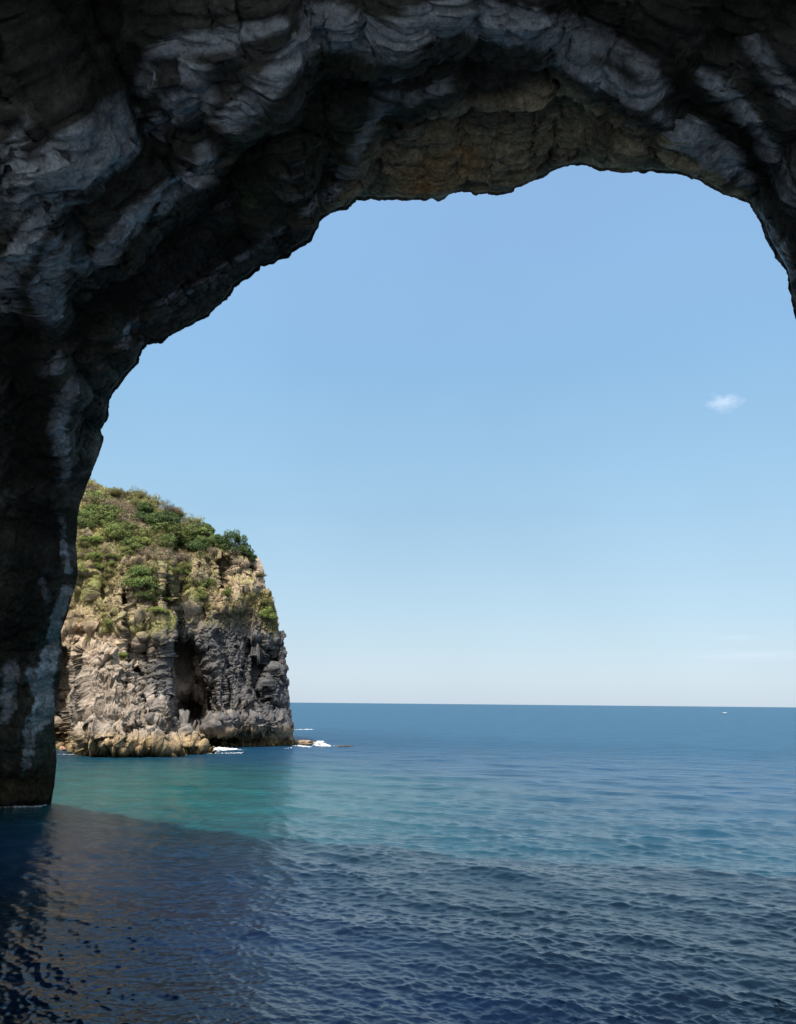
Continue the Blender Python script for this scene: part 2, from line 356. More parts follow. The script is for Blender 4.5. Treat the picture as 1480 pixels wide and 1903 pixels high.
# nothing of the vault hangs in front of the traced rim
c0 = np.array([760.0, 1100.0])
lph = np.arctan2(lx-c0[0], c0[1]-ly); lro = np.hypot(lx-c0[0], ly-c0[1])
jag = 2.6*fbm(np.stack([uu/14, uu*0, uu*0], -1), 1, 4, 77, .7)
qx, qy = project(P); ph_ = np.arctan2(qx-c0[0], c0[1]-qy); ro = np.hypot(qx-c0[0], qy-c0[1])
lim = np.interp(ph_, lph, lro+jag)
inside = ro-lim; new = np.where(inside < 5, 3*np.exp(np.clip(inside-5, -400, 0)/3.0), inside-2)
sh_ = (lim+new-ro); sh_[0] = (jag)
dpt = (P-EYEP)@fw; rx_ = (qx-c0[0])/ro; ry_ = (qy-c0[1])/ro
P = P+(rx_*sh_*dpt/F)[..., None]*rt2-(ry_*sh_*dpt/F)[..., None]*up2
# colours
px, py = project(P)
gp = sample(FP, px+wpx*.6, py+wpy*.6); gd = sample(FShade, px, py); gb = sample(FBrown, px+wpx, py+wpy); gg = sample(FGreen, px, py); go = sample(FOchre, px, py)
ba = np.array([.085, .082, .072])
C = np.ones(P.shape)*ba
n1 = fbm(Q2, 2.0, 3, 21); n2 = fbm(Q3, .7, 3, 22)
C = mix(C, [.075, .10, .05], np.clip(.4+1.4*n1, 0, 1)*.8*np.clip(gg+.3, 0, 1))
C = mix(C, [.62, .51, .33], gb*np.clip(.75+.9*n1, 0, 1))  # brown rock, tone raised for light bounced under the rim
C = mix(C, [.10, .10, .085], gb*np.clip(-.1-1.6*n2, 0, 1))
C = mix(C, [.46, .24, .08], go*np.clip(.55+n2, 0, 1)*.9)
n3 = fbm(Q3, .28, 3, 23, .6)
n4 = ridged(A1*np.array([.6, 1, 1]), .8, 3, 24, .6)
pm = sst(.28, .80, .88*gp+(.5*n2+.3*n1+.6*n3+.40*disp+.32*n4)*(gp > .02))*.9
C = mix(C, [.44, .48, .52], pm)  # pale rock with light from the mouth painted in
C = mix(C, [.36, .36, .35], sst(.22, .5, fbm(Qa, 1.7, 4, 25, .6))*.5*(1-gb)*(1-.8*gd))
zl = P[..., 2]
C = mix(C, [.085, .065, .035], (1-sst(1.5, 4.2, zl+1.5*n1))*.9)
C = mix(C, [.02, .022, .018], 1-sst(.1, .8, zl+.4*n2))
C = C*((1+.5*n2+.45*n3+.30*np.clip(disp, -1, 1))*(1-.62*gd))[..., None]  # last factor paints shade into the rock colour
# outside of the hill, seen only from elsewhere but shading the water
o = (np.linspace(0, 1, NS)**1.6*75)[::-1][:-1]
sh = P0[None]+nn[None]*o[:, None, None]
sh[..., 1] = P0[None, :, 1]-PB*(sh[..., 2]-P0[None, :, 2])-PC*.5*(sh[..., 0]-P0[None, :, 0])
sh += (np.minimum(o, 6)/6)[:, None, None]*np.array([0, .7, .2])*(1.6*fbm(sh, 9, 4, 51)[..., None]-.5)
Csh = np.ones(sh.shape)*np.array([.22, .19, .15])*(1+.5*fbm(sh, 2, 3, 52))[..., None]
P_all = np.concatenate([sh, P], 0); C_all = np.concatenate([Csh, C], 0)
# last rows flare open behind the camera, shaped to let light in
cen = np.array([-5, -42, 12.0]); last = P[-1]
open_rows = [last+np.array([0, -1.5*t, 0])+nn*(t*t*.4) for t in (1, 2, 3, 4)]
P_all = np.concatenate([P_all, np.array(open_rows)], 0); C_all = np.concatenate([C_all, np.ones((4, NU, 3))*ba], 0)
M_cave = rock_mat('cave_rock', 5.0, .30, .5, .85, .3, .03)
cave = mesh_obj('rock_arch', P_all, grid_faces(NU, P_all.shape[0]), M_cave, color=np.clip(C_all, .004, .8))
tag(cave, 'dark overhanging rock of the sea cave framing the view', kind='structure')
print('cave', time.time()-T0)

# ------------------------------------------------------------------ unseen ground added behind the viewer to bounce sunlight
bx_, by_ = np.meshgrid(np.linspace(-90, 90, 180), np.linspace(5, -90, 120))
bz_ = -.5+.09*(5-by_)+.35*fbm(np.stack([bx_, by_, 0*bx_], -1), 9, 3, 201)
BP = np.stack([bx_, by_, bz_], -1)
BC = np.ones(BP.shape)*np.array([.23, .265, .31])*(1+.25*fbm(BP, 1.5, 3, 202))[..., None]
tag(mesh_obj('bounce_ground', BP, grid_faces(180, 120)[:, ::-1], rock_mat('bounce_grey', 9, .05, .25), color=np.clip(BC, .1, .75)), 'unseen grey ground added behind the viewer to bounce light', kind='structure')

# ------------------------------------------------------------------ headland
RS = np.array([(575,1430),(545,1372),(541,1350),(538,1335),(533,1300),(529,1260),(530,1215),(527,1195),(517,1170),(515,1150),(509,1130),(503,1112),(494,1090),(491,1072),(490,1060),(486,1046),(478,1036),(470,1028)], float)[::-1]
TOPL = np.array([(-200,830),(60,862),(120,872),(150,884),(172,888),(188,905),(215,911),(240,920),(262,928),(300,944),(330,960),(352,975),(380,984),(400,1010),(430,1030),(455,1032),(478,1036)], float)
CL = np.array([(-200,940),(110,985),(150,990),(180,1005),(205,1025),(240,1045),(290,1055),(340,1052),(370,1040),(400,1038),(480,1040)], float)
HU, HV = 760, 760
XL = -200.0
u = np.linspace(0, 1, HU); u = np.where(u < .25, u/.25*.42, .42+(u-.25)/.75*.58)
vv = np.linspace(0, 1, HV)
pxt = XL+(478-XL)*u; top = np.interp(pxt, TOPL[:, 0], TOPL[:, 1])+2.5*fbm(np.stack([pxt/18, pxt*0, pxt*0], -1), 1, 3, 59)
BOT = 1432
PY = BOT+(top[None]-BOT)*vv[:, None]
PXr = np.interp(PY, RS[:, 1], RS[:, 0]); PXr = PXr+3.2*fbm(np.stack([PY/16, PY*0, PY*0], -1), 1, 4, 60, .7)
PX = XL+(PXr-XL)*u[None]
def blob(cx, cy, rx, ry, soft=.25, p=2.6):
    q = (np.abs((PX-cx)/rx)**p+np.abs((PY-cy)/ry)**p)**(1/p); return 1-sst(1-soft, 1+soft, q)
cl = np.interp(PX, CL[:, 0], CL[:, 1])
Wn = np.stack([PX/60, PY/60, PX*0], -1)
wx = 9*fbm(Wn, 1, 3, 61); wy = 9*fbm(Wn, 1, 3, 62); PXo, PYo = PX, PY
D = np.interp(PX, [-200, 110, 235, 300, 318, 330, 372, 380, 480, 545], [150, 134, 130, 131, 133, 141, 143, 144, 146, 149])
D = D+.05*np.clip(1345-PY, 0, 400)*np.interp(PX, [200, 400], [1.0, .55])
D = D+.16*np.clip(cl-PY, 0, 200)
PX = PXo+wx; PY = PYo+wy
# apron of rock at the left foot
ab = np.interp(PX, [100, 140, 160, 215, 250, 290, 318, 335, 360, 400, 430], [1240, 1225, 1195, 1215, 1243, 1278, 1318, 1333, 1350, 1392, 1440])
ap = sst(0, 10, PY-ab)*sst(132, 152, PX+.25*(1400-PY)*.1)
Dap = 127.5-9.5*sst(0, 150, PY-ab)-1.5*sst(1340, 1380, PY)
D = D*(1-ap)+np.minimum(Dap, D)*ap
# steeper bench steps on the apron
for (cx, cy, rx, ry, dp) in [(205,1345,48,16,-1.6),(300,1325,30,18,-2.2),(365,1372,30,16,-1.8),(180,1375,34,10,-1.5),(250,1385,60,8,-1.6),(285,1322,12,11,1.8),(160,1345,14,10,1.6),(328,1316,16,14,-3),
    (272,1300,12,14,1.8),(232,1375,10,8,1.4),(188,1239,7,8,1.6),(240,1243,4,7,1.3),(330,1385,50,7,-1.0),(255,1358,16,8,1.3),(350,1350,14,10,-1.5),
    (130,1370,20,36,2),(190,1105,17,15,2.0),(244,1220,10,70,1.2),(300,1230,16,70,-1.4),(268,1175,34,30,-1.2),(282,1255,32,60,2.6),
    (340,1225,25,40,3),(347,1262,20,70,1.0),(352,1325,28,24,6),(366,1300,16,40,2),(392,1290,12,44,2.0),(425,1275,5,36,1.6),
    (500,1235,8,34,2.2),(520,1225,6,26,1.8),(455,1240,6,40,1.4),(512,1330,12,26,1.6),(440,1062,18,18,1.8),(428,1122,20,14,-2.2),
    (462,1060,14,9,2.0),(455,1095,20,7,-1.5),(380,1185,28,22,-1.0),(372,1062,14,20,-1.4),(310,1100,9,40,2.4),(335,1120,22,14,-1.6),
    (455,1347,66,12,-3.2),(400,1345,16,8,-1.4),(430,1377,58,11,4.2),(480,1378,30,9,2.5),(520,1368,12,14,1.0),(205,1160,30,18,-1.4),(165,1085,14,30,-1.0),
    (150,1155,26,16,-2.0),(240,1160,26,9,-1.2)]:
    D = D+dp*blob(cx, cy, rx, ry)
def gpoly(pts, soft):
    X_, Y_ = PXo+.35*wx, PYo+.35*wy
    ins = np.zeros(X_.shape, bool); dd = np.full(X_.shape, 1e9)
    for (x0, y0), (x1, y1) in zip(pts, pts[1:]+pts[:1]):
        if y0 != y1:
            ins ^= ((y0 > Y_) != (y1 > Y_)) & (X_ < (x1-x0)*(Y_-y0)/(y1-y0)+x0)
        dx, dy = x1-x0, y1-y0; t = np.clip(((X_-x0)*dx+(Y_-y0)*dy)/(dx*dx+dy*dy+1e-9), 0, 1)
        dd = np.minimum(dd, np.hypot(X_-x0-t*dx, Y_-y0-t*dy))
    return sst(-soft, soft, np.where(ins, dd, -dd))
slot = gpoly([(316,1184),(332,1172),(354,1188),(374,1206),(385,1235),(391,1290),(398,1330),(376,1348),(345,1344),(330,1332),(316,1318)], 4)
D = D+4.6*slot+4*slot*blob(350, 1325, 24, 34, .5)
for pts_, dp_, sf_ in [([(233,1165),(262,1150),(317,1165),(317,1316),(290,1280),(250,1245),(236,1235)],1.6,2.5),([(262,1170),(280,1168),(282,1250),(266,1245)],1.3,2),
    ([(105,1200),(150,1212),(158,1238),(163,1285),(152,1330),(155,1392),(100,1395)],7,3),([(227,1093),(251,1088),(248,1150),(233,1163)],4.5,2),([(402,1042),(431,1038),(426,1085),(408,1094)],4.5,2),
    ([(455,1188),(491,1187),(489,1216),(457,1213)],2.6,2),([(465,1221),(488,1218),(495,1262),(500,1300),(480,1306),(468,1270)],3.0,2),([(503,1190),(524,1200),(522,1250),(508,1245)],2.2,2),
    ([(300,1108),(320,1106),(324,1150),(307,1152)],3,2),([(386,1265),(402,1262),(408,1322),(396,1335),(388,1320)],3,2),([(436,1055),(470,1050),(476,1078),(445,1080)],2,2),
    ([(186,1235),(196,1232),(197,1246),(188,1248)],2.5,1.5),([(237,1236),(244,1236),(245,1250),(239,1251)],2.5,1.5),([(262,1298),(282,1296),(286,1325),(268,1328)],3,2),([(225,1265),(240,1266),(240,1290),(226,1288)],2,2),
    ([(150,1330),(180,1338),(182,1352),(160,1356)],2.5,2),([(228,1350),(245,1352),(243,1372),(228,1366)],2.5,2),([(300,1362),(318,1366),(315,1380),(296,1374)],2.2,2)]:
    D = D+dp_*gpoly(pts_, sf_)
PX, PY = PXo, PYo
q = np.clip((u[None]-.80)/.20, 0, 1); D = D+3.5*q**2
q = np.clip((vv[:, None]-.93)/.07, 0, 1); D = D+3*q**2
hb = at_depth(PX, PY, D)
Hn = grid_normals(hb); Hn = Hn*np.where(Hn[..., 1:2] > 0, -1, 1)
Qh = hb*np.array([1, 1, .45]); Qh2 = hb*np.array([1, 1, .7])
hz0 = hb[..., 2]
wob = .35*np.stack([pn(hb/2, 71), pn(hb/2, 72), pn(hb/2, 73)], -1)
fa1 = facets(hb*np.array([1, 1, .32])+wob, 3.4, 7); fa2 = facets(Qh2+wob*.6, 1.35, 9); fa3 = facets(hb+wob*.5, .62, 10)
stz = saw(hz0/1.5+.8*pn(hb/3, 75)+.3*pn(hb/.9, 76))
wg1, wg2, wie = worley(hb*np.array([1, 1, .6])+.25*pn(hb/.8, 74)[..., None], 1.15, 8)
edge = np.minimum(sst(0, .03, 1-u[None]), sst(0, .02, 1-vv[:, None]))
disp = 1.25*ridged(hb*np.array([1, 1, .28]), 7.0, 3, 81, .55)+1.1*fa1+.42*fa2+.22*fa3+.40*ridged(Qh2, 1.9, 3, 82, .6)+.22*ridged(Qh2, .65, 3, 83, .6)+.75*stz*(1-sst(3.5, 6.5, hz0))
disp = disp*(.75+.25*edge)*(1-.6*sst(.93, 1, u[None])*sst(.85, .97, vv[:, None]))*(1-.45*sst(0, 30, cl-PY))
disp = disp*(1-.6*slot)-.25
hp = hb+Hn*disp[..., None]
# colour of the rock
hz = hp[..., 2]
hN = grid_normals(hp); hN = hN*np.where(hN[..., 1:2] > 0, -1, 1)
m1 = fbm(hb*np.array([1, 1, .5]), 5, 4, 91, .6); m2 = fbm(hb, 1.2, 3, 92, .6); m3 = fbm(hb, 12, 2, 93)
HC = np.ones(hp.shape)*np.array([.088, .090, .096])
greyz = np.clip(sst(230, 330, PX+60*m1)*sst(1120, 1180, PY+40*m1)+.4*sst(1200, 1260, PY), 0, 1)
HC = mix([.36, .28, .20]*np.ones(hp.shape), HC, np.clip(greyz+.35*m1, 0, 1))
HC = mix(HC, [.30, .22, .13], sst(.05, .4, m1)*.55*(1-.7*greyz))

HC = mix(HC, [.33, .21, .11], np.clip(blob(150, 1150, 30, 40, .6)+blob(275, 1185, 36, 34, .6), 0, 1)*.55*sst(-.3, .3, m2))
pal = np.clip(blob(210, 1300, 75, 55, .5)+blob(290, 1345, 50, 22, .5)+.6*blob(420, 1310, 40, 40, .6), 0, 1)
HC = mix(HC, [.345, .29, .235], np.maximum(pal*.8, .7*ap*sst(145, 170, PXo))*sst(-.35, .35, m2+.9*m1)*.9)
HC = mix(HC, [.09, .088, .09], blob(280, 1240, 45, 75, .3)*(1-ap)*.55+blob(345, 1270, 28, 90, .2)*.45+blob(480, 1240, 50, 60, .5)*.4)
HC = mix(HC, [.33, .24, .135], (1-sst(2.0, 4.2, hz+1.4*m1))*np.interp(PX, [100, 400, 430, 560], [.95, .95, .7, .7]))
HC = mix(HC, [.16, .11, .05], (1-sst(.7, 1.5, hz+.5*m2)))
HC = mix(HC, [.045, .045, .025], 1-sst(.15, .5, hz+.25*m2))
HC = HC*(1+.45*m2+.25*(wie-.5))[..., None]
gras = (1-sst(.95, .985, u[None]))*sst(.25, .6, hN[..., 2]+.35*m2)*sst(10, 15, hz+3*m1)*sst(-.25, .25, m1+.2)
hill = sst(-6, 14, cl-PY+14*m2)
ledge = np.clip(blob(165, 1040, 40, 60, .8)+blob(150, 1100, 30, 40, .8)*.6+blob(450, 1132, 70, 9, .5)+blob(500, 1145, 18, 34, .5)+blob(350, 1100, 50, 22, .6)+blob(205, 1155, 18, 24, .6)+blob(180, 1060, 40, 50, .7)*.8+blob(290, 1070, 60, 20, .7)
    +blob(232, 1222, 6, 6)+blob(175, 1195, 12, 6)+blob(270, 1165, 40, 18, .6)*.7+blob(395, 1032, 22, 8)+blob(300, 1150, 16, 14)+blob(475, 1110, 30, 14, .6)*.7, 0, 1)
gras = gras*(1-.85*sst(1150, 1185, PY))
gm = np.clip(np.maximum(gras*.8, np.maximum(hill, ledge*sst(-.5, .1, m2+.3*hN[..., 2]))), 0, 1)
gcol = mix([.30, .235, .12]*np.ones(hp.shape), [.22, .235, .075], sst(-.25, .3, m2+.6*m3))
gcol = mix(gcol, [.11, .13, .045], sst(.0, .5, fbm(hb, 3, 3, 95))*.8)
HC = mix(HC, gcol, gm)
HC = mix(HC, [.26, .20, .15]*np.ones(3), slot*.75)
# close the back
ext = []; extc = []
for kk in range(1, 9):
    ext.append(hp[-1]+np.stack([hp[-1][:, 0]*9.0*kk/145-1.5*kk-.4*kk*kk, 9.0*kk+0*hp[-1][:, 0], -.55*kk*kk+0*hp[-1][:, 0]], -1)); extc.append(HC[-1])
hp_all = np.concatenate([hp, np.array(ext)], 0); HC_all = np.concatenate([HC, np.array(extc)], 0)
cx_ = []; cc_ = []
for kk in range(1, 9):
    cx_.append(hp_all[:, -1]+np.array([-1.0*kk-1.0*kk*kk, 5.0*kk, 0])+np.minimum(hp_all[:, -1, :1], 0)*np.array([5.0*kk/147, 0, 0])); cc_.append(HC_all[:, -1])
hp_all = np.concatenate([hp_all, np.stack(cx_, 1)], 1); HC_all = np.concatenate([HC_all, np.stack(cc_, 1)], 1)
M_cliff = rock_mat('cliff_rock', 2.2, .35, .32, .92, .2)
head = mesh_obj('headland', hp_all, grid_faces(hp_all.shape[1], hp_all.shape[0]), M_cliff, color=np.clip(HC_all, .01, .8))
tag(head, 'sunlit rocky headland with scrub on top, seen through the cave mouth', kind='structure')
print('headland', time.time()-T0)
hsx, hsy = project(hp)
def on_head(x, y):
    i = np.argmin(((hsx-x)**2+(hsy-y)**2)[::2, ::2]+hp[::2, ::2, 1]*.02)
    j, k2 = divmod(i, hsx[::2, ::2].shape[1]); return hp[::2, ::2][j, k2], hN[::2, ::2][j, k2]

# ------------------------------------------------------------------ water
hx = np.r_[.35, .7, 1.1, np.arange(1.6, 640, .85), np.geomspace(641, 5600, 90)]
r_ = (EYE*F/hx)[::-1]; r_ = r_[::-1]          # far -> near
th = np.r_[np.linspace(-R(31), R(31), 980), np.linspace(R(31.6), R(329-.6), 240)]
r2, t2 = np.meshgrid(r_, th, indexing='ij')
wxp = r2*np.sin(t2); wyp = r2*np.cos(t2)
dr = np.abs(np.gradient(r_))[:, None]; dt = np.abs(np.gradient(th))[None]*r2
dt[:, 980:] = np.maximum(dt[:, 980:], 0)
spac = np.maximum(dr*1.0, 0)+0*dt
z = np.zeros_like(wxp); ox = np.zeros_like(wxp); oy = np.zeros_like(wxp)
wr = np.random.default_rng(3)
NW = 150
lams = np.geomspace(.13, 12.0, NW)
main = R(62)         # waves run toward the lower left, crests slant down to the right
for i, lam_ in enumerate(lams):
    kk = 2*math.pi/lam_
    spread = R(55) if lam_ < 1.5 else R(34)
    a0 = main+wr.normal()*spread*.6 + (math.pi if wr.random() < .12 else 0)
    kx, ky = kk*math.cos(a0), kk*math.sin(a0)
    amp = lam_/6.283*.040*min(1, (lam_/.3)**.4)*max(1, lam_/.38)**-.52
    fade = sst(2.0, 4.5, lam_/spac)*sst(1.5, 3, lam_/np.maximum(dt, 1e-6))
    rows = fade.max(1) > 0
    if not rows.any(): continue
    ph = kx*wxp[rows]+ky*wyp[rows]+wr.random()*6.283
    a_ = amp*fade[rows]
    z[rows] += a_*np.sin(ph); c_ = np.cos(ph)*a_*.75
    ox[rows] += c_*kx/kk; oy[rows] += c_*ky/kk
# gusts: calmer inside the cove, livelier outside
gst = (.65+.7*sst(-.3, .4, fbm(np.stack([wxp*.6, wyp, 0*wxp], -1), 5, 3, 101)))*(.8+.45*fbm(np.stack([wxp, wyp*.7, 0*wxp], -1), 22, 3, 100)+.25*sst(-14, 10, wxp+.12*wyp))
z *= gst; ox *= gst; oy *= gst
WV = np.stack([wxp+ox, wyp+oy, z], -1)
WF = grid_faces(len(th), len(r_), wrap=True)
nvw = len(th)*len(r_)
WV = np.concatenate([WV.reshape(-1, 3), [[0, 0, 0]]]); lastr = np.arange((len(r_)-1)*len(th), nvw)
tri = np.stack([lastr, np.roll(lastr, -1), np.full(len(lastr), nvw), np.full(len(lastr), nvw)], -1)
mt, nt, b = nodes_of('sea_water'); L = nt.links.new
g = N(nt, 'ShaderNodeNewGeometry')
ln = N(nt, 'ShaderNodeVectorMath', operation='LENGTH'); L(g.outputs['Position'], ln.inputs[0])
def rng_node(src, a, b_, c, d_):
    n = N(nt, 'ShaderNodeMapRange'); n.inputs[1].default_value = a; n.inputs[2].default_value = b_; n.inputs[3].default_value = c; n.inputs[4].default_value = d_
    L(src, n.inputs[0]); return n.outputs[0]
def noise_b(scale, det, dist, prev, strength_src=None, stretch=(1, 1, 1)):
    mp = N(nt, 'ShaderNodeMapping'); mp.inputs['Scale'].default_value = stretch; mp.inputs['Rotation'].default_value = (0, 0, R(-25)); L(g.outputs['Position'], mp.inputs[0])
    n = N(nt, 'ShaderNodeTexNoise', Scale=scale, Detail=det, Roughness=.6); L(mp.outputs[0], n.inputs['Vector'])
    bp = N(nt, 'ShaderNodeBump', Distance=dist, Strength=1.0); L(n.outputs['Fac'], bp.inputs['Height'])
    if strength_src: L(strength_src, bp.inputs['Strength'])
    if prev: L(prev, bp.inputs['Normal'])
    return bp.outputs[0]
def mul(a_, b__):
    n = N(nt, 'ShaderNodeMath', operation='MULTIPLY'); L(a_, n.inputs[0]); L(b__, n.inputs[1]); return n.outputs[0]
far0 = rng_node(ln.outputs['Value'], 120, 500, 1, .6)
fade_far = mul(rng_node(ln.outputs['Value'], 60, 140, 0, 1), far0)
nb = noise_b(.35, 4, 1.1, None, fade_far, (.6, 1.4, 1))
nb = noise_b(1.6, 5, .28, nb, mul(rng_node(ln.outputs['Value'], 25, 90, .15, .8), rng_node(ln.outputs['Value'], 90, 300, 1, .6)), (.7, 1.2, 1))
nb = noise_b(9, 3, .011, nb, rng_node(ln.outputs['Value'], 20, 120, .6, .9), (.8, 1.2, 1))
nb = noise_b(.11, 4, 1.6, nb, mul(rng_node(ln.outputs['Value'], 90, 260, 0, 1), rng_node(ln.outputs['Value'], 400, 1500, 1, .3)), (.5, 1.3, 1))
nb = noise_b(.025, 4, 5.0, nb, rng_node(ln.outputs['Value'], 300, 900, 0, 1), (.5, 1.3, 1))
L(nb, b.inputs['Normal'])
L(rng_node(ln.outputs['Value'], 20, 160, .025, .36), b.inputs['Roughness'])
L(rng_node(ln.outputs['Value'], 35, 150, .55, .2), b.inputs['Specular IOR Level'])
b.inputs['IOR'].default_value = 1.33; b.inputs['Specular Tint'].default_value = (.60, .80, 1, 1)
# sunlit turquoise, cave shade and dark reflections painted into the water colour; blue offshore
sx = N(nt, 'ShaderNodeSeparateXYZ'); L(g.outputs['Position'], sx.inputs[0])
wn1 = N(nt, 'ShaderNodeTexNoise', Scale=.05, Detail=3.0); L(g.outputs['Position'], wn1.inputs['Vector'])
yy = N(nt, 'ShaderNodeMath', operation='MULTIPLY_ADD'); L(sx.outputs[0], yy.inputs[0]); yy.inputs[1].default_value = 1.15; L(sx.outputs[1], yy.inputs[2])
y2 = N(nt, 'ShaderNodeMath', operation='MULTIPLY_ADD'); L(wn1.outputs['Fac'], y2.inputs[0]); y2.inputs[1].default_value = 30; L(yy.outputs[0], y2.inputs[2])
cr = N(nt, 'ShaderNodeValToRGB'); e = cr.color_ramp.elements
L(rng_node(y2.outputs[0], 0, 260, 0, 1), cr.inputs[0])
e[0].position = .0; e[0].color = (.003, .010, .022, 1)  # near stop painted dark for the cave's shade and reflection
e[1].position = 1; e[1].color = (.015, .062, .112, 1)
for p_, c_ in [(.105, (.003, .012, .028)), (.150, (.010, .042, .125)), (.21, (.006, .036, .050)), (.34, (.006, .036, .060)), (.52, (.007, .040, .085))]:
    k1 = e.new(p_); k1.color = (*c_, 1)
vs = N(nt, 'ShaderNodeVectorMath', operation='SUBTRACT'); L(g.outputs['Position'], vs.inputs[0]); vs.inputs[1].default_value = (-27, 72, 0)
vd = N(nt, 'ShaderNodeVectorMath', operation='DIVIDE'); L(vs.outputs[0], vd.inputs[0]); vd.inputs[1].default_value = (36, 40, 10)
vl = N(nt, 'ShaderNodeVectorMath', operation='LENGTH'); L(vd.outputs[0], vl.inputs[0])
sunteal = N(nt, 'ShaderNodeMath', operation='MULTIPLY_ADD'); L(wn1.outputs['Fac'], sunteal.inputs[0]); sunteal.inputs[1].default_value = .8; L(vl.outputs['Value'], sunteal.inputs[2])
mxw = N(nt, 'ShaderNodeMix', data_type='RGBA'); L(rng_node(sunteal.outputs[0], .6, 1.5, 1, 0), mxw.inputs[0]); L(cr.outputs[0], mxw.inputs[6]); mxw.inputs[7].default_value = (.008, .068, .068, 1)  # turquoise of the sunlit strip painted in
mpc = N(nt, 'ShaderNodeMapping'); mpc.inputs['Scale'].default_value = (.5, 1.5, 1); L(g.outputs['Position'], mpc.inputs[0])
wn2 = N(nt, 'ShaderNodeTexNoise', Scale=.22, Detail=8.0, Roughness=.75); L(mpc.outputs[0], wn2.inputs['Vector'])
wsc = N(nt, 'ShaderNodeVectorMath', operation='SCALE'); L(mxw.outputs[2], wsc.inputs[0]); L(rng_node(wn2.outputs['Fac'], .3, .7, .6, 1.4), wsc.inputs['Scale'])
L(wsc.outputs[0], b.inputs['Base Color'])
M_sea = mt
sea = mesh_obj('sea', WV, WF, M_sea)
tag(sea, 'rippled sea, turquoise in the cove and deep blue toward the horizon', kind='structure')
print('sea', time.time()-T0)

# ------------------------------------------------------------------ vegetation
def leaves(cents, rad, n, leaf, seed, flat=.8):
    r = np.random.default_rng(seed)
    ci = r.integers(0, len(cents), n)
    dirv = r.normal(size=(n, 3)); dirv /= np.linalg.norm(dirv, axis=1)[:, None]
    rr = rad[ci]*(.55+.5*r.random(n)**.6)
    c = cents[ci]+dirv*rr[:, None]*np.array([1, 1, flat])
    nrm = dirv*.8+r.normal(size=(n, 3))*.5+np.array([0, 0, .5]); nrm /= np.linalg.norm(nrm, axis=1)[:, None]
    t = np.cross(nrm, r.normal(size=(n, 3))); t /= np.linalg.norm(t, axis=1)[:, None]; bt = np.cross(nrm, t)
    sz = leaf*(.6+.8*r.random(n))[:, None]
    V = np.stack([c-t*sz, c-bt*sz*.55, c+t*sz, c+bt*sz*.55], 1).reshape(-1, 3)
    Fc = np.arange(n*4).reshape(-1, 4)
    var = np.repeat(np.clip(r.random(len(cents))[ci]*.6+.4*r.random(n), 0, 1), 4)
    return V, Fc, var
def tube(p0, p1, r0, r1, n=5):
    p0 = np.array(p0, float); p1 = np.array(p1, float); dd = p1-p0; dd /= np.linalg.norm(dd)
    a = np.cross(dd, [0.3, .5, .8]); a /= np.linalg.norm(a); bb = np.cross(dd, a)
    an = np.linspace(0, 2*math.pi, n, endpoint=False)
    ring = np.cos(an)[:, None]*a+np.sin(an)[:, None]*bb
    V = np.concatenate([p0+ring*r0, p1+ring*r1]); i = np.arange(n); j = (i+1) % n
    return V, np.stack([i, j, j+n, i+n], -1)
def join(parts):
    Vs, Fs, o_ = [], [], 0
    for V, Fc in parts: Vs.append(V); Fs.append(Fc+o_); o_ += len(V)
    return np.concatenate(Vs), np.concatenate(Fs)
def branches(cents, base_pts, r0, seed, twigs=0, tl=.5):
    r = np.random.default_rng(seed); ps = []
    for c in cents:
        b0 = base_pts[r.integers(0, len(base_pts))]
        mid = b0*.45+c*.55+r.normal(size=3)*.15*np.linalg.norm(c-b0); mid[2] += .05
        ps.append(tube(b0, mid, r0, r0*.6)); ps.append(tube(mid, c, r0*.6, r0*.25))
        for _ in range(twigs):
            d_ = r.normal(size=3); d_[2] = abs(d_[2])*.9; d_ /= np.linalg.norm(d_)
            p_ = mid+(c-mid)*r.random()
            q_ = p_+d_*tl*(.5+r.random()); ps.append(tube(p_, q_, r0*.22, r0*.1, 3))
            for _ in range(2): ps.append(tube(p_+(q_-p_)*r.random(), q_+r.normal(size=3)*tl*.4, r0*.13, r0*.07, 3))
    return join(ps)
LM = {'green': leaf_mat('green_leaves', (.075, .115, .030), (.21, .25, .075)),
      'lime': leaf_mat('lime_leaves', (.12, .16, .035), (.26, .29, .085)),
      'olive': leaf_mat('olive_leaves', (.14, .145, .05), (.29, .26, .11)),
      'dry': leaf_mat('dry_leaves', (.26, .20, .12), (.44, .34, .22), .2),
      'dark': leaf_mat('dark_leaves', (.035, .075, .020), (.11, .155, .045)),
      'grass': leaf_mat('grass_blades', (.17, .17, .05), (.36, .30, .13))}
M_bark = plain('bark', (.13, .11, .09), .9, .3, 5)
LAB = {}
def proto(kind, seed, name, big=1.0):
    r = np.random.default_rng(seed)
    n = 11 if kind != 'dry' else 9
    ang = r.random(n)*6.283; rr = np.sqrt(r.random(n))*.95
    cents = np.stack([rr*np.cos(ang), rr*np.sin(ang), .45+(.75-.5*rr)*r.random(n)*1.3], -1)
    rad = .30+.28*r.random(n)
    num = {'green': 1500, 'dark': 1700, 'lime': 1300, 'olive': 1200, 'dry': 520, 'grass': 300}[kind]
    lf = {'green': .085, 'dark': .08, 'lime': .08, 'olive': .07, 'dry': .055}[kind]
    V, Fc, var = leaves(cents, rad, num, lf, seed)
    e_ = empty(name)
    mesh_obj('foliage', V, Fc, LM[kind], e_, smooth=False, attrs={'var': var})
    bv, bf = branches(cents, np.array([[0, 0, -.25], [.1, .05, -.25]]), .035, seed, 9 if kind == 'dry' else 1, .45)
    mesh_obj('stem', bv, bf, M_bark, e_, smooth=False)
    return e_
protos = {k: [proto(k, 100+i*7+j, {'dry': 'dry_shrub'}.get(k, 'shrub')) for j in range(3)] for i, k in enumerate(('green', 'lime', 'olive', 'dry', 'dark'))}
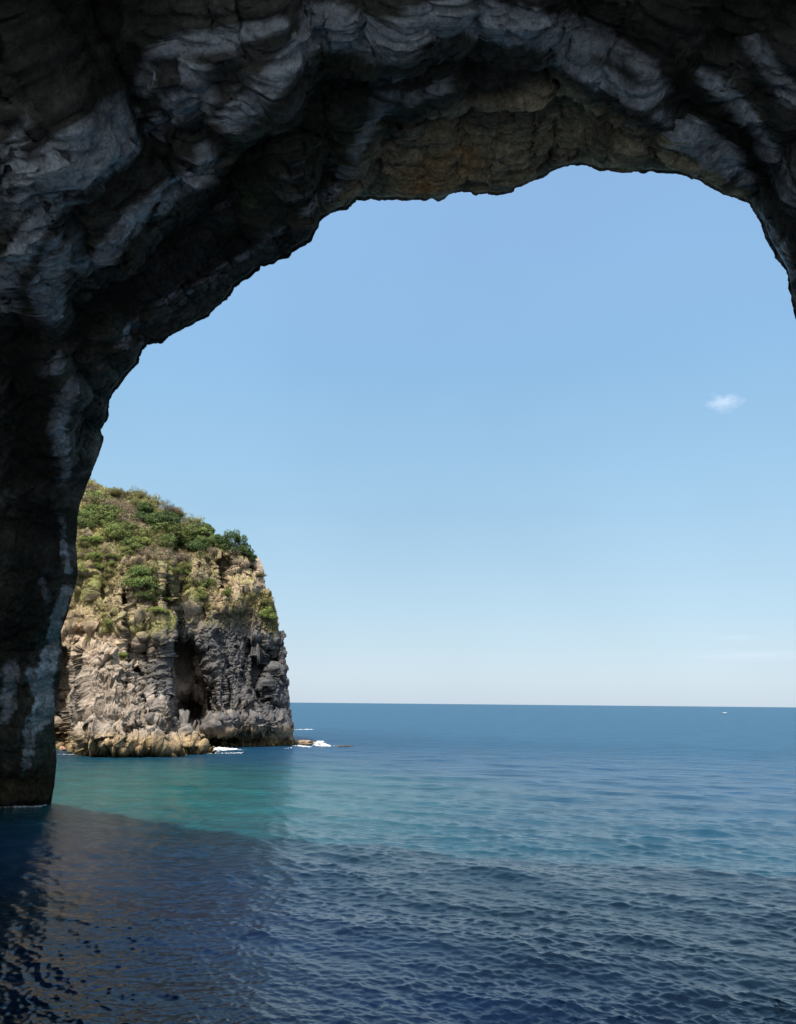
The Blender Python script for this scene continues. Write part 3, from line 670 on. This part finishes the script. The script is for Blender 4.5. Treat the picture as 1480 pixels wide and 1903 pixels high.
used = set()
def put(kind, x, y, size, label, group=None, sq=1.0, j=None, sink=.15):
    pos, nrm = on_head(x, y)
    pr = protos[kind][random.randrange(3) if j is None else j]
    if pr.name in used:
        o_ = pr.copy(); col.objects.link(o_)
        for ch in list(pr.children):
            c2 = ch.copy(); col.objects.link(c2); c2.parent = o_
    else:
        o_ = pr; used.add(pr.name)
    o_.location = pos+nrm*.1-np.array([0, 0, size*sink])
    o_.rotation_euler = (random.uniform(-.15, .15), random.uniform(-.15, .15), random.uniform(0, 6.28))
    o_.scale = (size*random.uniform(.9, 1.15), size*random.uniform(.9, 1.15), size*sq*random.uniform(.85, 1.15))
    for kx_ in ('group',):
        if kx_ in o_: del o_[kx_]
    tag(o_, label, 'shrub', group)
    return o_
ZL = {('green', 'top'): 'mid green leafy shrub packed among others on the headland slope',
      ('lime', 'top'): 'yellowish green shrub on the grassy upper slope of the headland',
      ('olive', 'top'): 'olive green scrubby shrub along the headland skyline and slope',
      ('dry', 'top'): 'leafless brownish dry shrub on the headland slope',
      ('dark', 'top'): 'dark green dense shrub on the headland slope left of the round tree',
      ('green', 'face'): 'small green shrub rooted in a crack of the cliff face',
      ('lime', 'face'): 'small yellow green tuft of shrub clinging to a cliff ledge',
      ('olive', 'face'): 'small olive shrub growing on the rocky cliff face',
      ('dry', 'face'): 'small dry brown shrub on a ledge of the cliff face'}
GR = {'top': 'shrubs on the headland slope', 'face': 'shrubs on the cliff face'}
zones = [  # cx, cy, rx, ry, kind, count, size(m), where
 (165,902,10,10,'olive',3,1.3,'top'),(162,930,14,16,'dry',5,1.5,'top'),(205,922,22,10,'olive',8,1.3,'top'),(250,934,24,12,'olive',8,1.4,'top'),
 (215,945,24,12,'dry',6,1.4,'top'),(185,955,20,16,'green',8,1.5,'top'),(165,975,16,14,'green',6,1.4,'top'),(182,940,6,8,'lime',2,1.6,'top'),
 (205,968,18,14,'green',7,1.6,'top'),(243,962,20,18,'dry',8,1.5,'top'),(270,965,16,16,'dark',6,1.5,'top'),(280,945,14,8,'olive',4,1.3,'top'),
 (228,990,26,12,'green',8,1.4,'top'),(213,998,14,10,'lime',4,1.4,'top'),(262,988,12,14,'dry',5,1.3,'top'),(300,975,20,16,'dark',8,1.6,'top'),(330,962,18,10,'olive',5,1.3,'top'),
 (322,948,12,8,'dry',4,1.1,'top'),(345,978,22,10,'olive',7,1.3,'top'),(335,995,22,16,'green',9,1.6,'top'),(365,1000,22,14,'green',8,1.5,'top'),(355,1018,20,12,'dark',6,1.4,'top'),
 (380,990,12,10,'olive',4,1.2,'top'),(275,1010,18,12,'lime',6,1.3,'top'),(298,1015,16,14,'olive',6,1.2,'top'),(320,1018,16,12,'green',5,1.2,'top'),(255,1020,20,10,'green',6,1.2,'top'),
 (285,1035,18,10,'dry',6,1.1,'top'),(330,1042,24,10,'dry',7,1.1,'top'),(385,1012,14,8,'green',4,1.2,'top'),(395,1024,12,5,'dry',4,.8,'top'),
 (262,1085,12,16,'green',5,1.5,'face'),(270,1110,12,10,'green',4,1.3,'face'),(345,1095,24,14,'olive',8,1.0,'face'),(375,1105,14,14,'lime',6,.9,'face'),(385,1085,10,10,'green',3,1.1,'face'),
 (325,1080,20,10,'dry',6,.9,'face'),(430,1110,14,6,'lime',4,.7,'face'),(498,1150,8,14,'lime',5,1.0,'face'),(490,1125,10,10,'olive',5,.9,'face'),(455,1108,10,8,'olive',4,.8,'face'),
 (300,1135,12,8,'lime',4,.8,'face'),(180,1050,18,14,'lime',7,.8,'face'),(215,1045,14,8,'lime',4,.7,'face'),(165,1020,16,12,'olive',6,.8,'face'),(195,1030,20,8,'dry',5,.9,'face'),
 (160,1070,10,14,'lime',4,.6,'face'),(205,1150,12,14,'lime',5,.7,'face'),(195,1085,14,8,'olive',4,.6,'face'), (170,1012,24,10,'lime',8,.8,'face'),(225,1035,24,10,'lime',8,.8,'face'),(205,1065,30,14,'olive',8,.6,'face'),(160,1040,18,20,'dry',8,.6,'face'),(300,1058,40,8,'olive',9,.8,'face'),(345,1065,24,10,'lime',6,.7,'face'),(310,1110,24,14,'lime',6,.7,'face'),(250,1050,20,8,'dry',6,.8,'face'),(360,1085,20,12,'dry',5,.7,'face'), (460,1130,40,5,'dry',7,.6,'face'),(230,1222,4,3,'lime',2,.6,'face'),
 (175,1195,8,4,'lime',3,.5,'face'),(125,1165,6,12,'olive',3,.6,'face'),(480,1075,8,14,'olive',3,.6,'face'),(410,1080,10,10,'olive',3,.7,'face'),(430,1028,24,4,'dry',5,.8,'face')]
for (cx, cy, rx, ry, kd, cnt, sz, wh) in zones:
    for i in range(cnt):
        a = random.random()*6.283; q_ = math.sqrt(random.random())
        put(kd, cx+rx*q_*math.cos(a), cy+ry*q_*math.sin(a), sz*1.2*random.uniform(.7, 1.3), ZL[(kd, wh)] if (kd, wh) in ZL else ZL[(kd, 'top')], GR[wh])
# the round tree on the cliff edge
def tree(name, x, y, lobes, kind, num, leaf, label, cat, trunk_h, r0, seed, bare=False):
    pos, nrm = on_head(x, y); e_ = empty(name, pos-np.array([0, 0, .3]))
    r = np.random.default_rng(seed); cents = []; rad = []
    for (lx_, lz_, lr) in lobes:
        for _ in range(9):
            v_ = r.normal(size=3); v_ /= np.linalg.norm(v_); cents.append(np.array([lx_, r.uniform(-.4, .6), lz_])+v_*lr*.62); rad.append(lr*r.uniform(.32, .5))
    cents = np.array(cents); rad = np.array(rad)
    V, Fc, var = leaves(cents, rad, num, leaf, seed)
    mesh_obj('crown', V, Fc, LM[kind], e_, smooth=False, attrs={'var': var})
    tp = []
    prev = np.array([0, 0, -.3])
    for i in range(3):
        nx = prev+np.array([.12*(-1)**i, .05, (trunk_h+.3)/3]); tp.append(tube(prev, nx, r0*(1-.2*i), r0*(.8-.2*i), 7)); prev = nx
    mesh_obj('trunk', *join(tp), M_bark, e_, smooth=True)
    bv, bf = branches(cents, np.array([prev, prev*.8]), r0*.35, seed, 8 if bare else 1, .6)
    mesh_obj('limbs', bv, bf, M_bark, e_, smooth=False)
    tag(e_, label, cat); return e_
rtree = tree('round_tree', 424, 1034, [(-1.3, 4.0, 1.9), (.6, 4.3, 2.0), (2.2, 3.4, 1.5), (-.6, 2.2, 1.9), (1.6, 1.6, 1.9), (3.3, 1.3, 1.6), (4.6, .5, 1.2)], 'dark', 12000, .12,
     'dark green round-crowned tree at the right edge of the cliff top', 'tree', 1.3, .2, 5)
rtree.scale = (1.12, 1.12, 1.12)
tree('bare_tree', 305, 955, [(-.9, 2.6, 1.3), (.6, 2.7, 1.3), (1.9, 2.0, 1.0)], 'olive', 750, .07,
     'thin leafless greyish tree standing on the headland skyline', 'tree', 1.2, .12, 6, True)
tree('skyline_tree', 332, 962, [(0, 1.5, .9), (.9, 1.0, .7)], 'olive', 1000, .07,
     'sparse olive tree right beside the leafless tree on the skyline', 'tree', .8, .1, 8, True)
# ground cover: dry grass blades over the slope and ledges
gmask = (gm > .35) & (PX > 110)
idx = np.argwhere(gmask); sel = idx[rng.integers(0, len(idx), 48000)]
gp_ = hp[sel[:, 0], sel[:, 1]]; n_ = len(gp_)
dirg = rng.normal(size=(n_, 3))*.45+np.array([0, -.25, 1.0]); dirg /= np.linalg.norm(dirg, axis=1)[:, None]
side = np.cross(dirg, rng.normal(size=(n_, 3))); side /= np.linalg.norm(side, axis=1)[:, None]
ht = (.22+.35*rng.random(n_))[:, None]
GV = np.stack([gp_-side*.07, gp_+side*.07, gp_+side*.02+dirg*ht], 1).reshape(-1, 3)
gro = mesh_obj('dry_grass', GV, np.arange(n_*3).reshape(-1, 3), LM['grass'], smooth=False, attrs={'var': np.repeat(rng.random(n_), 3)})
tag(gro, 'dry yellowish grass covering the slope and ledges of the headland', 'grass', kind='stuff')
print('veg', time.time()-T0, len(bpy.data.objects))

# ------------------------------------------------------------------ boulders and reef
def rockmesh(seed, flat=.7, sub=40, sharp=.35):
    a = np.linspace(0, math.pi, sub); b_ = np.linspace(0, 2*math.pi, sub*2, endpoint=False)
    A, B = np.meshgrid(a, b_, indexing='ij')
    S = np.stack([np.sin(A)*np.cos(B), np.sin(A)*np.sin(B), np.cos(A)], -1)
    r = 1+.45*pn(S*1.3+seed*3.1, seed)+.22*ridged(S+seed, .55, 2, seed+1)-.0
    f1, f2, idc = worley(S+seed*2.0, .7, seed); r += .22*(idc-.5)
    S = S*r[..., None]*np.array([1, .8, flat]); return S
M_shore = rock_mat('shore_rock', 5.0, .15, .3, .8, .3)
def boulder(name, x, y, size, c, seed, label, group=None, flat=.7, sink=.3, cat='boulder', stretch=1.0):
    S = rockmesh(seed, flat); size = size*(.62 if cat == 'boulder' else 1)
    p = at_z(x, y, 0.0); S = S*size; S[..., 0] *= stretch
    zc = S[..., 2]
    C = np.ones(S.shape)*np.array(c)*(1+.4*fbm(S, .5*size+.1, 3, seed))[..., None]
    C = mix(C, np.array([.07, .055, .03]), 1-sst(.15, .5, zc+size*(flat-sink)*.6))
    o_ = mesh_obj(name, S, grid_faces(S.shape[1], S.shape[0], wrap=True), M_shore, color=np.clip(C, .02, .7), loc=p+np.array([0, 0, size*(flat-sink)*.5]))
    return tag(o_, label, cat, group)
tan = (.34, .24, .13)
bl = [(116,1395,.9,(.42,.24,.17)),(134,1398,.55,(.34,.22,.15)),(186,1400,.8,tan),(219,1397,.45,(.36,.26,.15)),(263,1400,.7,tan),
      (311,1399,.45,tan),(352,1399,.85,tan),(372,1398,.5,tan),(398,1391,.5,(.2,.15,.1))]
for i, (x, y, sz, c) in enumerate(bl):
    lab = 'golden brown wave-worn boulder at the waterline below the pale apron of the headland'
    if i == 0: lab = 'reddish brown boulder at the waterline, nearest to the cave pillar'
    if i == 8: lab = 'small dark wet rock in the foam at the right end of the shore rocks'
    boulder('boulder', x, y, sz, c, 20+i, lab, 'boulders along the foot of the headland' if 0 < i < 8 else None, .75)
boulder('reef', 563, 1384, 1.75, (.24, .18, .12), 60, 'low brown reef awash off the tip of the headland', flat=.34, sink=.1, cat='reef', stretch=1.25)
boulder('reef', 640, 1387.5, .9, (.10, .08, .06), 61, 'dark rock barely breaking the surface right of the white splash', flat=.2, sink=.12, cat='reef', stretch=1.6)

# ------------------------------------------------------------------ foam
mt, nt, b = nodes_of('sea_foam'); L = nt.links.new
g = N(nt, 'ShaderNodeNewGeometry'); n1 = N(nt, 'ShaderNodeTexNoise', Scale=6.0, Detail=5.0); L(g.outputs['Position'], n1.inputs['Vector'])
mr = N(nt, 'ShaderNodeMapRange'); mr.inputs[1].default_value = .3; mr.inputs[2].default_value = .7; mr.inputs[3].default_value = .7; mr.inputs[4].default_value = .9
L(n1.outputs['Fac'], mr.inputs[0]); cb = N(nt, 'ShaderNodeCombineColor'); [L(mr.outputs[0], cb.inputs[i]) for i in range(3)]; L(cb.outputs[0], b.inputs['Base Color'])
b.inputs['Roughness'].default_value = .9
M_foam = mt
def foam(strokes, seed, label):
    r = np.random.default_rng(seed); Vs = []; Fs = []; o_ = 0
    S0 = []
    na, nb_ = 5, 8
    a = np.linspace(0, math.pi, na); b_ = np.linspace(0, 2*math.pi, nb_, endpoint=False); A, B = np.meshgrid(a, b_, indexing='ij')
    S = np.stack([np.sin(A)*np.cos(B), np.sin(A)*np.sin(B), np.cos(A)], -1).reshape(-1, 3); fc = grid_faces(nb_, na, wrap=True)
    for (x0, y0, x1, y1, w, n, sz, hgt) in strokes:
        for i in range(n):
            t = r.random(); x = x0+(x1-x0)*t+r.normal()*2; y = y0+(y1-y0)*t+r.normal()*w*(1-.5*abs(2*t-1))
            p = at_z(x, y, 0.0); k_ = sz*(.4+r.random()**2)
            p[2] = hgt*r.random()**2*(1-abs(2*t-1)); Vs.append(S*np.array([k_*1.6, k_*1.2, k_*.45])*(1+.25*r.normal(size=(len(S), 1)))+p); Fs.append(fc+o_); o_ += len(S)
    f_ = mesh_obj('foam', np.concatenate(Vs), np.concatenate(Fs), M_foam); tag(f_, label, 'foam', kind='stuff'); return f_
foam([(580,1383,610,1386,1.3,620,.13,.7),(545,1385,578,1388,.7,150,.07,.08),(528,1391,545,1390,.6,70,.06,.04),(612,1386,655,1388,.9,90,.05,.04),(536,1377,580,1378,.4,50,.06,.04)], 1, 'white surf breaking over the reef off the headland tip')
foam([(345,1399,440,1392,1.3,420,.09,.15),(392,1393,425,1391,.9,300,.11,.3),(436,1393,460,1395,.8,40,.05,.04),(330,1402,450,1399,.9,140,.06,.03),(110,1402,400,1400,.8,420,.05,.03),(400,1396,440,1384,1.2,90,.05,.03),(440,1384,530,1381,.5,150,.05,.03)], 2, 'white surf along the shore rocks at the foot of the headland')
foam([(546,1356,582,1355.5,.3,90,.10,.06)], 3, 'faint white line of surf behind the headland tip')
foam([(170,1402,195,1401,.5,40,.1,.05),(250,1403,330,1402,.5,50,.08,.04),(450,1382,490,1381,.4,60,.1,.05)], 4, 'thin broken foam at the waterline under the cliff')
foam([(-10,1500,60,1499,1.0,150,.05,.06),(60,1499,98,1496,.9,110,.04,.04)], 5, 'thin pale foam around the base of the cave pillar')

# ------------------------------------------------------------------ boat
bp_ = at_z(1347, 1325.5, 0.0)
boat = empty('motorboat', bp_); boat.rotation_euler = (0, 0, R(-12)); tag(boat, 'tiny white motorboat far out near the horizon at the right', 'boat')
LB = 5.6
xs = np.linspace(-1, 1, 17); sec = np.linspace(-1, 1, 13)
X, S_ = np.meshgrid(xs, sec, indexing='ij')
wd_ = 1.05*np.where(X > 0, np.sqrt(np.maximum(1-X**2.4, 0)), 1-.12*X**2); shr = .75+.35*np.clip(X, 0, 1)**2
hull = np.stack([X*LB/2+.25*np.clip(X, 0, 1)*(1-np.abs(S_))*-1, wd_*np.sin(S_*math.pi/2), -.35+(shr+.35)*(1-np.cos(S_*math.pi/2))**.8], -1)
M_white = plain('boat_white', (.8, .8, .78), .35, .05); M_glass = plain('boat_glass', (.03, .05, .07), .1, .05); M_dk = plain('engine_grey', (.05, .05, .055), .4, .1)
mesh_obj('hull', hull, grid_faces(13, 17), M_white, boat)
deckv = np.stack([hull[:, 0], hull[:, -1]], 1)*np.array([1, .96, 1])-np.array([0, 0, .12])
mesh_obj('deck', deckv, grid_faces(2, 17), M_white, boat)
def prism(x0, x1, y, z0, z1, tx0, tx1, ty):
    V = np.array([(x0,-y,z0),(x1,-y,z0),(x1,y,z0),(x0,y,z0),(tx0,-ty,z1),(tx1,-ty,z1),(tx1,ty,z1),(tx0,ty,z1)], float)
    return V, np.array([(0,3,2,1),(4,5,6,7),(0,1,5,4),(1,2,6,5),(2,3,7,6),(3,0,4,7)])
cab = mesh_obj('cabin', *prism(-.5, 1.2, .7, .6, 1.15, -.4, .9, .6), M_white, boat, smooth=False)
mesh_obj('windshield', *prism(-.35, .95, .61, 1.152, 1.6, -.2, .6, .5), M_glass, boat, smooth=False)
mesh_obj('engine', *prism(-3.1, -2.7, .22, .3, 1.25, -3.05, -2.75, .16), M_dk, boat, smooth=False)


# ------------------------------------------------------------------ clouds
def cloud(px_, py_, dist, sx_, sz_, dens, label, seed, thr):
    c = at_depth(px_, py_, dist)
    S = rockmesh(seed, 1.0, 24); S = S*np.array([sx_, sx_*.6, sz_])
    mt = bpy.data.materials.new('cloud_vapour'); mt.use_nodes = True; nt = mt.node_tree; L = nt.links.new
    nt.nodes.remove(nt.nodes['Principled BSDF']); pv = N(nt, 'ShaderNodeVolumePrincipled'); L(pv.outputs[0], nt.nodes['Material Output'].inputs['Volume'])
    pv.inputs['Color'].default_value = (.98, .98, 1, 1); pv.inputs['Anisotropy'].default_value = 0
    tc = N(nt, 'ShaderNodeTexCoord'); mp = N(nt, 'ShaderNodeMapping'); L(tc.outputs['Object'], mp.inputs[0]); mp.inputs['Scale'].default_value = (1/sx_, 1/(sx_*.6), 1/sz_)
    n1 = N(nt, 'ShaderNodeTexNoise', Scale=1.5, Detail=5.0, Roughness=.6); L(mp.outputs[0], n1.inputs['Vector'])
    ln = N(nt, 'ShaderNodeVectorMath', operation='LENGTH'); L(mp.outputs[0], ln.inputs[0])
    a = N(nt, 'ShaderNodeMath', operation='MULTIPLY_ADD'); L(ln.outputs['Value'], a.inputs[0]); a.inputs[1].default_value = -.42; L(n1.outputs['Fac'], a.inputs[2])
    mr = N(nt, 'ShaderNodeMapRange'); mr.inputs[1].default_value = thr; mr.inputs[2].default_value = thr+.3; mr.inputs[3].default_value = 0; mr.inputs[4].default_value = dens; L(a.outputs[0], mr.inputs[0])
    L(mr.outputs[0], pv.inputs['Density'])
    o_ = mesh_obj('cloud', S, grid_faces(S.shape[1], S.shape[0], wrap=True), mt, loc=c)
    return tag(o_, label, 'cloud')
cloud(1345, 748, 1500, 42, 22, .013, 'small wispy white cloud alone in the blue sky at the right', 71, .10)
cloud(1400, 1218, 6000, 520, 50, .00035, 'long faint pale cloud bank low over the horizon at the right', 72, .08)
cloud(1370, 1185, 6000, 240, 36, .0004, 'faint thin cloud just above the low cloud bank at the right', 73, .08)
print('done' , time.time()-T0)
